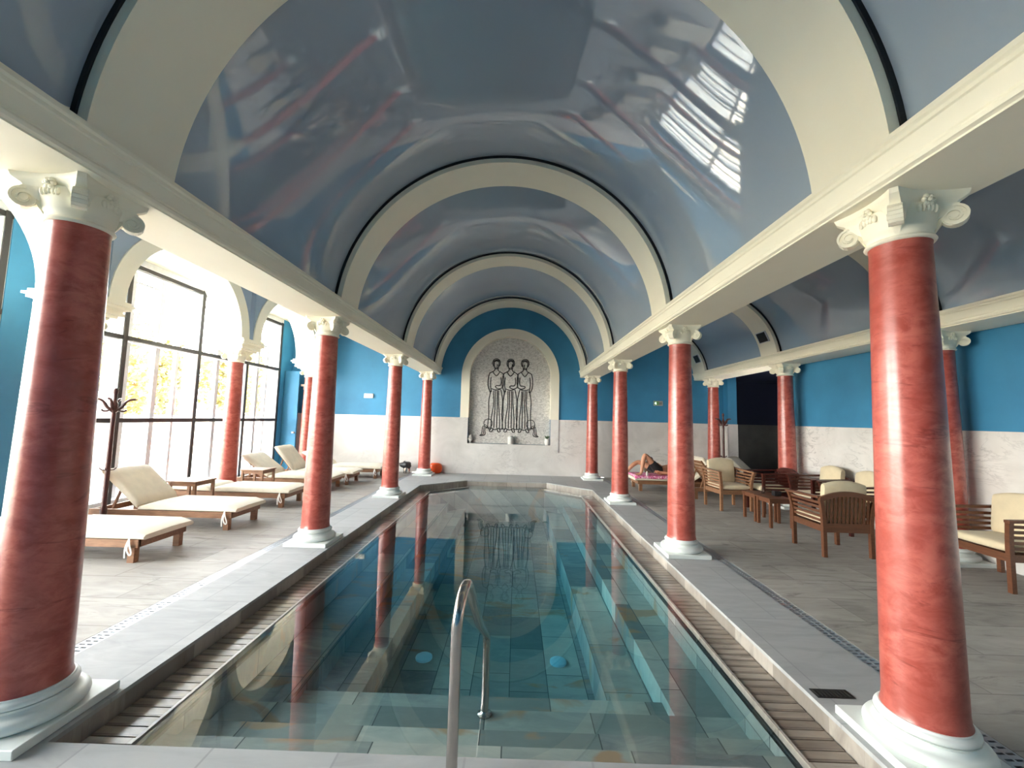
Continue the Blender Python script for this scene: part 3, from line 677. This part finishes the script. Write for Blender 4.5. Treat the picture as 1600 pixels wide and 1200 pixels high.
# ------------------------------------------------------------------ loungers
def lounger(label, foot, rz=0.0, ang=0.0, group='cream sun loungers left of the pool', seat=1.32, wood='teak', ties=True, fab='cream'):
    r = thing('sun_lounger', label, 'sun lounger', (foot[0], foot[1], 0), rz, group)
    Lt = seat+0.68; hw = 0.30
    b = B()
    for s in (-1, 1): b.box(-Lt, -0.05, s*hw-0.018, s*hw+0.018, 0.155, 0.235)
    b.box(-0.09, -0.05, -hw, hw, 0.155, 0.23); b.box(-Lt, -Lt+0.04, -hw, hw, 0.155, 0.23); b.box(-seat-0.02, -seat+0.02, -hw, hw, 0.16, 0.22)
    b.obj('frame', wood, r, smooth=False)
    for x in (-0.115, -Lt+0.12):
        for s in (-1, 1):
            b = B(); b.box(x-0.035, x+0.035, s*(hw-0.012)-0.03, s*(hw-0.012)+0.03, 0, 0.17); b.obj('leg', wood, r, smooth=False)
    b = B()
    for i in range(14): b.box(-seat+0.05+i*0.09, -seat+0.115+i*0.09, -hw+0.018, hw-0.018, 0.222, 0.24)
    b.obj('seat_slats', wood, r, smooth=False)
    M = Matrix.Translation((-seat, 0, 0.235)) @ Matrix.Rotation(ang, 4, 'Y')
    b = B()
    for s in (-1, 1): b.box(-0.70, 0.0, s*0.26-0.015, s*0.26+0.015, -0.03, 0.0, M)
    for i in range(7): b.box(-0.68+i*0.095, -0.61+i*0.095, -0.25, 0.25, -0.015, 0.0, M)
    o = b.obj('backrest_frame', wood, r, smooth=False)
    if ang > 0.1:
        top = M @ Vector((-0.45, 0, -0.03)); b = B()
        for s in (-1, 1): b.bar((top.x, s*0.2, top.z), (top.x-0.12, s*0.2, 0.18), 0.02, 0.03)
        b.obj('prop', wood, o, smooth=False)
    def pad(x0, x1, M_=None, sag=0.008):
        # rounded cushion block from a subdivided rounded profile
        bb = B(); n = 10; m = 8; h = 0.085; wd = 0.335; secs = []
        for i in range(n+1):
            x = x0+(x1-x0)*i/n; e = min(1, min(i, n-i)/0.7)
            k = 0.55+0.45*min(1, e); ring = []
            q = [(-wd, 0.012), (-wd, h*k-0.02), (-wd+0.025, h*k)] + [(-wd+0.025+(2*wd-0.05)*j/m, h*k+sag*math.sin(PI*j/m)+0.004*mnoise.noise((x*5, j*0.9, foot[1]*7))) for j in range(1, m)] + [(wd-0.025, h*k), (wd, h*k-0.02), (wd, 0.012), (wd-0.02, 0.0), (-wd+0.02, 0.0)]
            xx = x
            for (y, z) in q:
                p = Vector((xx, y, z)); ring.append(M_ @ p if M_ else p)
            secs.append(ring)
        return secs
    M2 = Matrix.Translation((-seat, 0, 0.24)) @ Matrix.Rotation(ang, 4, 'Y')
    b = B(); b.loft(pad(-seat+0.004, 0.02, Matrix.Translation((0, 0, 0.24)))); b.loft(pad(-0.74, -0.004 - 0.05*math.sin(ang), M2))
    b.obj('mattress', fab, r, ang=0.9)
    if ties:
        b = B(); s = -1
        c = Vector((-0.13, s*0.335, 0.25))
        for lp in ([(0, 0, 0), (0.02, -0.015, -0.06), (0.05, -0.02, -0.13), (0.035, -0.02, -0.16), (0.0, -0.02, -0.10), (0, 0, 0)], [(0, 0, 0), (-0.02, -0.015, -0.09), (-0.015, -0.02, -0.19)]):
            q = cat([(p[0], p[2], p[1]) for p in lp], 4); P_ = [c+Vector((p.x, p.z, p.y)) for p in q]
            for a, d in zip(P_, P_[1:]):
                if (d-a).length > 1e-4: b.bar(a, d, 0.016, 0.004, side=(0.7, 0, 0.3))
        b.obj('tie', 'tie', r, smooth=False)
    return r
lounger('flat cream lounger nearest the camera, partly behind the nearest left column', (-3.66, 4.71), 0.0, 0.0)
lounger('cream lounger with raised back beside the coat stand', (-3.56, 5.98), 0.0, 0.72)
lounger('flat cream lounger behind the small side table, before the arcade column', (-3.62, 7.38), 0.0, 0.03)
lounger('cream lounger with half raised back behind the far side table', (-3.60, 8.98), 0.0, 0.62)
lounger('cream lounger with steeply raised back, fifth from the camera on the left', (-3.50, 9.80), 0.02, 0.86)
lounger('farthest cream lounger on the left, partly behind the second left column', (-3.22, 10.86), 0.04, 0.5)
LP = lounger('cream lounger with pink towel on which a person reclines', (3.02, 10.12), PI, 0.55, 'sun loungers on the right')
lounger('pale lounger with high back behind the slatted armchair at the corner', (5.90, 9.42), 0.08, 0.95, 'sun loungers on the right', ties=False)
lounger('shaded lounger with raised back in the dark recess', (7.0, 9.39), -0.75, 0.75, 'sun loungers on the right', ties=False)

# ------------------------------------------------------------------ tables
def table(label, x, y, w_, d, h, wood, group):
    r = thing('side_table', label, 'side table', (x, y, 0), 0, group)
    b = B(); b.box(-w_/2, w_/2, -d/2, d/2, h-0.022, h).bevel(0.003, 1)
    b.obj('table_top', wood, r)
    b = B()
    for s in (-1, 1): b.box(-w_/2+0.03, w_/2-0.03, s*(d/2-0.035)-0.01, s*(d/2-0.035)+0.01, h-0.075, h-0.022); b.box(s*(w_/2-0.035)-0.01, s*(w_/2-0.035)+0.01, -d/2+0.03, d/2-0.03, h-0.075, h-0.022)
    b.obj('apron', wood, r, smooth=False)
    for sx in (-1, 1):
        for sy in (-1, 1):
            b = B(); b.box(sx*(w_/2-0.035)-0.02, sx*(w_/2-0.035)+0.02, sy*(d/2-0.035)-0.02, sy*(d/2-0.035)+0.02, 0, h-0.022); b.obj('leg', wood, r, smooth=False)
    return r
table('small square wooden table between the second and third left loungers', -4.98, 6.70, 0.46, 0.46, 0.49, 'teak', 'small tables between the loungers')
table('small square wooden table in front of the half raised lounger', -4.74, 8.03, 0.44, 0.44, 0.51, 'teak', 'small tables between the loungers')
table('small dark wooden table nearest the slatted armchair with its back to us', 4.39, 6.83, 0.40, 0.40, 0.45, 'dteak', 'dark tables between the armchairs')
table('small dark wooden table next to the armchair facing us', 4.39, 7.24, 0.40, 0.40, 0.45, 'dteak', 'dark tables between the armchairs')
g_ = tag(B().lathe([(0.028, 0.45), (0.036, 0.55), (0.033, 0.55), (0.026, 0.458)], 18, Matrix.Translation((4.40, 7.16, 0))).obj('drinking_glass', 'clear'), 'small clear drinking glass on the dark side table', 'glass')
tag(B().box(4.44, 4.55, 6.90, 6.99, 0.45, 0.53).bevel(0.008).obj('tissue_box', 'black'), 'small black box on the dark side table beside the glass', 'box')

# ------------------------------------------------------------------ slatted armchairs (front towards -y)
def armchair(label, x, y, rz, wood='dteak', fab='beige', back=True, W=0.62, D=0.62, group='slatted wooden armchairs on the right'):
    r = thing('armchair', label, 'armchair', (x, y, 0), rz, group)
    hx, hy = W/2-0.025, D/2-0.025
    flare = lambda z: 0.10*max(0, (z-0.40)/0.33)**1.8
    for sx in (-1, 1):
        for sy in (-1, 1):
            b = B(); secs = []
            for i in range(9):
                z = 0.70*i/8; k = flare(z); cx_ = sx*(hx+k*0.5); cyy = sy*(hy+(k*0.35 if sy < 0 else k*0.25)); q = 0.022
                secs.append([(cx_-q, cyy-q, z), (cx_+q, cyy-q, z), (cx_+q, cyy+q, z), (cx_-q, cyy+q, z)])
            b.loft(secs); b.obj('leg', wood, r, ang=0.5)
    b = B()
    for s in (-1, 1): b.box(-hx, hx, s*hy-0.014, s*hy+0.014, 0.30, 0.375); b.box(s*hx-0.014, s*hx+0.014, -hy, hy, 0.30, 0.375)
    b.obj('seat_frame', wood, r, smooth=False)
    b = B()
    for i in range(7): b.box(-hx, hx, -hy+0.03+i*0.078, -hy+0.085+i*0.078, 0.355, 0.372)
    b.obj('seat_slats', wood, r, smooth=False)
    for sx in (-1, 1):
        b = B()
        for i in range(5):
            z = 0.43+i*0.055; xx = sx*(hx+flare(z)*0.5); b.bar((xx, -hy-flare(z)*0.3, z), (xx, hy, z), 0.014, 0.030, side=(1, 0, 0))
        xx = sx*(hx+flare(0.72)*0.5); b.bar((xx, -hy-0.06, 0.705), (xx, hy+0.02, 0.725), 0.055, 0.028, side=(1, 0, 0))
        b.obj('arm', wood, r, smooth=False)
    b = B()
    b.box(-hx, hx, hy-0.012, hy+0.016, 0.36, 0.41)
    for i in range(11):
        xx = -hx+0.04+i*(2*hx-0.08)/10; zt = 0.70+0.075*(1-(xx/hx)**2); b.bar((xx, hy+0.002, 0.40), (xx, hy+0.03, zt), 0.026, 0.012, side=(1, 0, 0))
    b.obj('back_slats', wood, r, smooth=False)
    b = B(); secs = []
    for i in range(13):
        u = -1+2*i/12; xx = u*(hx+0.06); z = 0.70+0.075*(1-u*u); yy = hy+0.025
        secs.append([(xx, yy-0.016, z-0.035), (xx, yy+0.016, z-0.035), (xx, yy+0.02, z+0.028), (xx, yy-0.012, z+0.028)])
    b.loft(secs); b.obj('top_rail', wood, r, ang=0.5)
    def cushion(w_, d_, h_, M_):
        n = 12; secs = []
        for i in range(n+1):
            u = -1+2*i/n; ring = []
            for j in range(16):
                a = 2*PI*j/16; c, s = math.cos(a), math.sin(a)
                ex = 0.35; yy = math.copysign(abs(c)**ex, c)*d_/2; zz = math.copysign(abs(s)**0.6, s)*h_/2*(1-0.35*abs(u)**6)
                ring.append(M_ @ Vector((u*w_/2, yy*(1-0.03*abs(u)**4), zz)))
            secs.append(ring)
        b = B(); b.loft(secs); return b
    cushion(2*hx-0.04, D-0.05, 0.10, Matrix.Translation((0, -0.01, 0.425))).obj('seat_cushion', fab, r, ang=1.2)
    if back:
        M_ = Matrix.Translation((0, hy-0.075, 0.67)) @ Matrix.Rotation(-0.14, 4, 'X') @ Matrix.Rotation(PI/2, 4, 'X')
        n = 12; b = B(); secs = []
        for i in range(n+1):                      # back cushion with arched top edge
            u = -1+2*i/n; ring = []; top = 0.20+0.05*(1-u*u)
            for j in range(16):
                a = 2*PI*j/16; c, s = math.cos(a), math.sin(a)
                zz = math.copysign(abs(c)**0.35, c); zz = zz*top if zz > 0 else zz*0.22
                yy = math.copysign(abs(s)**0.6, s)*0.055*(1-0.3*abs(u)**6)
                ring.append(Vector((u*(hx-0.03), hy-0.055+yy+0.10*(zz), 0.68+zz)))
            secs.append(ring)
        b.loft(secs); b.obj('back_cushion', fab, r, ang=1.2)
    return r
armchair('slatted armchair facing us with beige cushions, left of the small tables', 4.30, 8.14, 0.06, 'teak')
armchair('slatted armchair with its back to us, nearest the second right column', 4.335, 5.57, PI-0.02, 'dteak')
armchair('far reddish armchair without back cushion, first in the row along the wall', 5.03, 7.98, -PI/2, 'mahog', back=False, W=0.58)
armchair('middle armchair of the row along the marble wall', 5.44, 7.30, -PI/2, 'mahog', W=0.58)
armchair('third armchair of the row, behind the armchair with its back to us', 5.46, 6.56, -PI/2, 'mahog', W=0.58)
armchair('armchair with tall beige cushion, cut off behind the nearest right column', 5.47, 4.62, -PI/2-0.05, 'dteak', W=0.70)

# ------------------------------------------------------------------ coat stands
def coat_stand(label, x, y):
    r = thing('coat_stand', label, 'coat stand', (x, y, 0), 0.5, 'wooden coat stands')
    B().lathe([(0.05, 0.16), (0.05, 0.2), (0.034, 0.24), (0.036, 0.30), (0.028, 0.34), (0.027, 0.9), (0.023, 1.35), (0.026, 1.52), (0.022, 1.54), (0.036, 1.56), (0.036, 1.66), (0.02, 1.70), (0.018, 1.78), (0.026, 1.80), (0.028, 1.83), (0.012, 1.86)], 18).obj('pole', 'mahog', r)
    for k in range(4):
        R_ = Matrix.Rotation(k*PI/2, 3, 'Z')
        B().tube([R_ @ Vector(p) for p in ((0.03, 0, 0.20), (0.10, 0, 0.17), (0.19, 0, 0.08), (0.24, 0, 0.02))], [0.024, 0.024, 0.022, 0.02], 8).obj('foot', 'mahog', r)
        B().tube([R_ @ Vector((p[0], 0, p[1])) for p in cat([(0.03, 1.58), (0.07, 1.61), (0.11, 1.68), (0.16, 1.715), (0.21, 1.72)], 3)], [0.02]*6+[0.015]*7, 8).obj('hook', 'mahog', r)
        B().tube([R_ @ Vector((p[0], 0, p[1])) for p in cat([(0.03, 1.60), (0.06, 1.565), (0.10, 1.56), (0.125, 1.58)], 3)], 0.012, 8).obj('hook', 'mahog', r)
        B().tube([R_ @ Vector(p) for p in ((0.02, 0, 0.80), (0.06, 0, 0.805), (0.085, 0, 0.83))], 0.008, 6).obj('peg', 'mahog', r)
    return r
cs = coat_stand('dark wooden coat stand by the glazed wall, between two loungers', -5.06, 5.36)
dup(cs, (5.24, 10.16, 0), 0.2, 'dark wooden coat stand by the farthest right wall column')

# ------------------------------------------------------------------ bin and orange float by the back wall
r = thing('waste_bin', 'small metal waste bin lined with a black bag, by the back wall', 'waste bin', (-2.83, 11.70, 0))
B().lathe([(0.085, 0), (0.09, 0.006), (0.095, 0.20), (0.092, 0.205)], 24).obj('body', 'steel', r)
b = B()
for k in range(8): a = k*PI/4; b.tube([(0.092*math.cos(a), 0.092*math.sin(a), 0.0), (0.098*math.cos(a), 0.098*math.sin(a), 0.22)], 0.004, 6)
b.obj('wire_frame', 'black', r)
b = B(); secs = []
for i in range(8):
    z = 0.15+0.165*i/7; rr = [0.10, 0.112, 0.118, 0.12, 0.118, 0.11, 0.10, 0.06][i]; ring = []
    for j in range(28):
        a = 2*PI*j/28; k = rr*(1+0.06*math.sin(5*a+i))+(0.10*max(0, math.cos(a-PI))**9 if 1 <= i <= 4 else 0); ring.append((k*math.cos(a), k*math.sin(a), z+(0.02*math.sin(3*a) if i < 2 else 0)+(0.03*max(0, math.cos(a-PI))**9)))
    secs.append(ring)
b.loft(secs); b.obj('bin_bag', 'black', r)
b = B(); secs = []
for i in range(17):
    t_ = -PI/2+PI*i/16; rr = max(0.004, abs(math.cos(t_))**0.55); z = 0.145+0.145*math.copysign(abs(math.sin(t_))**0.8, math.sin(t_))
    secs.append([(-2.05+0.19*rr*math.cos(2*PI*j/28), 11.83+0.12*rr*math.sin(2*PI*j/28), z) for j in range(28)])
r = thing('pool_float', 'orange rounded float behind the farthest left column', 'pool float', (0, 0, 0))
b.loft(secs); b.obj('body', 'orange', r, ang=1.5)
b = B(); b.lathe([(0.016, 0), (0.016, 0.015), (0.01, 0.02)], 12, Matrix.Translation((-1.96, 11.735, 0.21)) @ Matrix.Rotation(PI/2+0.3, 4, 'X')); b.obj('valve', 'orange', r)

# ------------------------------------------------------------------ person on the lounger
def skin(name, chains, mat, parent=None, root=0, sub=2):
    me = bpy.data.meshes.new(name); V, E_, R_ = [], [], []
    idx = {}
    for ch in chains:
        prev = None
        for p, rad in ch:
            key = tuple(round(c, 4) for c in p)
            if key not in idx: idx[key] = len(V); V.append(p); R_.append(rad if isinstance(rad, tuple) else (rad, rad))
            i = idx[key]
            if prev is not None and prev != i: E_.append((prev, i))
            prev = i
    me.from_pydata(V, E_, []); me.materials.append(MT[mat])
    o = bpy.data.objects.new(name, me); C.objects.link(o)
    md = o.modifiers.new('skin', 'SKIN'); md.use_smooth_shade = True
    for i, v_ in enumerate(me.skin_vertices[0].data): v_.radius = R_[i]; v_.use_root = (i == root)
    s2 = o.modifiers.new('subsurf', 'SUBSURF'); s2.levels = sub; s2.render_levels = sub
    if parent: o.parent = parent
    return o
per = thing('person', 'person in black swimwear reclining on a lounger with one knee raised', 'person', (0, 0, 0))
hipn, hipf = (3.62, 10.02, 0.44), (3.62, 10.22, 0.44)
pel = (3.66, 10.13, 0.45)
body = skin('body', [
    [(pel, 0.13), ((3.84, 10.13, 0.455), (0.12, 0.13)), ((4.02, 10.13, 0.50), (0.12, 0.15)), ((4.14, 10.13, 0.56), (0.10, 0.13)), ((4.22, 10.13, 0.625), 0.055), ((4.28, 10.13, 0.665), 0.06)],
    [(pel, 0.13), (hipn, 0.095), ((3.45, 10.0, 0.64), 0.078), ((3.28, 9.98, 0.84), 0.058), ((3.235, 9.96, 0.66), 0.056), ((3.20, 9.95, 0.45), 0.04), ((3.185, 9.945, 0.385), 0.038), ((3.13, 9.93, 0.362), (0.026, 0.036)), ((3.04, 9.91, 0.35), (0.016, 0.034))],
    [(pel, 0.13), (hipf, 0.095), ((3.42, 10.27, 0.54), 0.078), ((3.22, 10.32, 0.62), 0.058), ((3.08, 10.29, 0.54), 0.054), ((2.98, 10.28, 0.43), 0.038), ((2.95, 10.26, 0.385), 0.038), ((2.90, 10.24, 0.37), (0.026, 0.034)), ((2.83, 10.22, 0.355), (0.016, 0.03))],
    [((4.14, 10.13, 0.56), (0.10, 0.13)), ((4.12, 9.97, 0.56), 0.06), ((3.98, 9.87, 0.44), 0.045), ((3.86, 9.85, 0.40), 0.042), ((3.72, 9.88, 0.42), 0.034), ((3.63, 9.90, 0.43), 0.026), ((3.57, 9.905, 0.435), (0.016, 0.036))],
    [((4.14, 10.13, 0.56), (0.10, 0.13)), ((4.12, 10.30, 0.56), 0.06), ((3.96, 10.36, 0.46), 0.045), ((3.84, 10.36, 0.48), 0.04), ((3.72, 10.30, 0.56), 0.03), ((3.66, 10.26, 0.60), (0.016, 0.034))],
], 'skin', per)
b = B(); hx_ = (4.33, 10.13, 0.72); MH = Matrix.Rotation(0.6, 4, 'Y')
b.ball(hx_, 0.085, 0.075, 0.11, 20, 14, MH)
for p, q in (((-0.088, 0, 0.005), (0.022, 0.014, 0.026)), ((-0.078, 0, -0.045), (0.014, 0.026, 0.009)), ((0.0, 0.076, 0.0), (0.02, 0.01, 0.03)), ((0.0, -0.076, 0.0), (0.02, 0.01, 0.03))):
    c = MH @ Vector(p); b.ball(Vector(hx_)+c, *q, 10, 8, MH)
b.obj('head', 'skin', per)
b = B()
for s in (-1, 1): b.ball(Vector(hx_)+MH @ Vector((-0.078, s*0.03, 0.022)), 0.012, 0.014, 0.009, 10, 8, MH)
b.obj('eyes', 'hair', per)
B().ball(Vector(hx_)+MH @ Vector((0.022, 0, 0.03)), 0.085, 0.083, 0.10, 20, 12, MH).obj('hair', 'hair', per)
def fingers(wrist, d, up, mat_parent):
    d = Vector(d).normalized(); up = Vector(up).normalized(); sd = d.cross(up); w_ = Vector(wrist)
    for k, ln in enumerate((0.066, 0.075, 0.07, 0.055)):
        p = w_+sd*(-0.027+0.018*k); q = []
        for i, (f, dr) in enumerate(((0, 0), (0.4, 0.004), (0.75, -0.006), (1.0, -0.022))): q.append((tuple(p+d*ln*f+up*dr), 0.0085-0.0008*i))
        skin('finger', [q], 'skin', mat_parent, sub=1)
    p = w_-d*0.03-sd*0.03; skin('thumb', [[(tuple(p), 0.011), (tuple(p+d*0.03-sd*0.02), 0.0095), (tuple(p+d*0.06-sd*0.026-up*0.008), 0.008)]], 'skin', mat_parent, sub=1)
fingers((3.545, 9.907, 0.437), (-1, 0.1, -0.05), (0, 0, 1), per)
fingers((3.64, 10.25, 0.615), (-0.8, -0.4, 0.3), (0.3, 0, 1), per)
skin('swim_shorts', [
    [((3.80, 10.13, 0.455), (0.128, 0.14)), ((pel[0], pel[1], pel[2]), 0.142), hipn and (hipn, 0.108), ((3.50, 10.005, 0.58), 0.096), ((3.43, 9.998, 0.67), 0.09)],
    [((pel[0], pel[1], pel[2]), 0.142), (hipf, 0.108), ((3.50, 10.25, 0.50), 0.096), ((3.42, 10.27, 0.54), 0.09)]], 'cloth', per, root=1)
skin('tank_top', [[((3.86, 10.13, 0.457), (0.126, 0.138)), ((4.02, 10.13, 0.50), (0.128, 0.158)), ((4.13, 10.13, 0.55), (0.105, 0.14))]], 'cloth', per)
# towel on the lounger, bottle, bag
b = B(); nx, ny = 26, 14; secs = []
for i in range(nx+1):
    row = []
    for j in range(ny+1):
        x = 3.0+0.92*i/nx; y = 9.765+0.70*j/ny; z = 0.337+0.006*mnoise.noise((x*9, y*9, 0.3))+0.004
        if j == 0: z -= 0.05
        if i == 0: z -= 0.03
        row.append((x, y, z))
    secs.append(row)
b.loft(secs, closed=False, cap=False)
o = b.obj('towel', 'towel'); md = o.modifiers.new('solidify', 'SOLIDIFY'); md.thickness = 0.008; md.offset = 1
tag(o, 'pink patterned towel spread under the reclining person', 'towel')
r = thing('lotion_bottle', 'small white bottle on the lounger by the planted foot', 'bottle', (3.29, 9.84, 0.349))
B().lathe([(0.022, 0), (0.025, 0.006), (0.025, 0.07), (0.012, 0.082)], 16).obj('body', 'ceramic', r); B().lathe([(0.014, 0.08), (0.014, 0.10)], 12).obj('cap', 'ceramic', r)
r = thing('bag', 'brown and black patterned bag standing behind the raised knee', 'bag', (3.53, 10.45, 0.345))
b = B(); secs = []
for i in range(9):
    z = 0.30*i/8; k = [0.8, 1, 1.05, 1.02, 0.98, 0.9, 0.8, 0.68, 0.5][i]
    secs.append([((0.11*k)*math.copysign(abs(math.cos(a))**0.6, math.cos(a)), 0.07*k*math.copysign(abs(math.sin(a))**0.6, math.sin(a)), z) for a in [2*PI*j/24 for j in range(24)]])
b.loft(secs); b.obj('body', 'bag', r)
B().tube([(0.05+0.05*math.cos(PI*i/8), 0, 0.27+0.11*math.sin(PI*i/8)) for i in range(9)], 0.012, 8).obj('handle', 'black', r)

# ------------------------------------------------------------------ outside the glazing
o = struct(B().box(-60, XL-0.3, -30, 60, -0.3, -0.06).obj('ground', 'terrace', smooth=False))
r = thing('garden_wall', 'bright white terrace wall outside the windows', 'garden wall', (0, 0, 0))
B().box(-14.2, -13.9, -6, 34, -0.06, 1.25).obj('wall_body', 'terrace', r, smooth=False); B().box(-14.28, -13.82, -6, 34, 1.25, 1.36).bevel(0.02).obj('coping', 'terrace', r)
r = thing('stone_pillar', 'rough pale stone pillar on the terrace seen through the glass', 'stone pillar', (-11.5, 13.05, -0.06))
b = B(); random.seed(5)
for k in range(16):
    z = 0.085*k; ww = 0.36+0.22*(k/15)+0.04*random.random(); ox = 0.05*random.random()
    b.box(-ww+ox, ww+ox, -0.35, 0.35, z, z+0.078)
b.obj('stone_courses', mat_paint('weathered_stone', lin(196, 190, 178), 0.8, 0.12), r, smooth=False)
def tree(label, x, y, h, rad, seed):
    random.seed(seed)
    r = thing('tree', label, 'tree', (x, y, -0.06), 0, 'yellowing trees beyond the terrace')
    B().tube([(0, 0, 0), (0.05, 0.03, h*0.3), (-0.05, 0.06, h*0.6), (0, 0, h*0.85)], [0.16, 0.13, 0.09, 0.03], 8).obj('trunk', 'bark', r)
    b = B(); bm = b.bm; cl = [(Vector((random.gauss(0, rad*0.5), random.gauss(0, rad*0.5), h*(0.3+0.62*random.random()))), rad*(0.35+0.3*random.random())) for _ in range(22)]
    for c, cr_ in cl:
        for _ in range(130):
            d = Vector((random.gauss(0, 1), random.gauss(0, 1), random.gauss(0, 1))).normalized()*cr_*(0.6+0.45*random.random())
            u = Vector((random.gauss(0, 1), random.gauss(0, 1), random.gauss(0, 1))).normalized(); v2 = u.orthogonal().normalized(); s = 0.10+0.08*random.random()
            p = c+d
            bm.faces.new([bm.verts.new(p+u*s), bm.verts.new(p+v2*s*0.6), bm.verts.new(p-u*s), bm.verts.new(p-v2*s*0.6)])
    b.obj('foliage', 'leaf', r, smooth=False)
TL = ['leftmost', 'second from the left', 'third from the left', 'fourth from the left', 'fifth from the left', 'sixth from the left', 'rightmost']
for k in range(7):
    tree('yellow green tree beyond the terrace wall, %s of the row' % TL[k], -18.0-1.2*(k % 2), 10.0+4.1*k, 5.6+0.7*((k*7) % 3)-0.5, 1.75, 11+k)
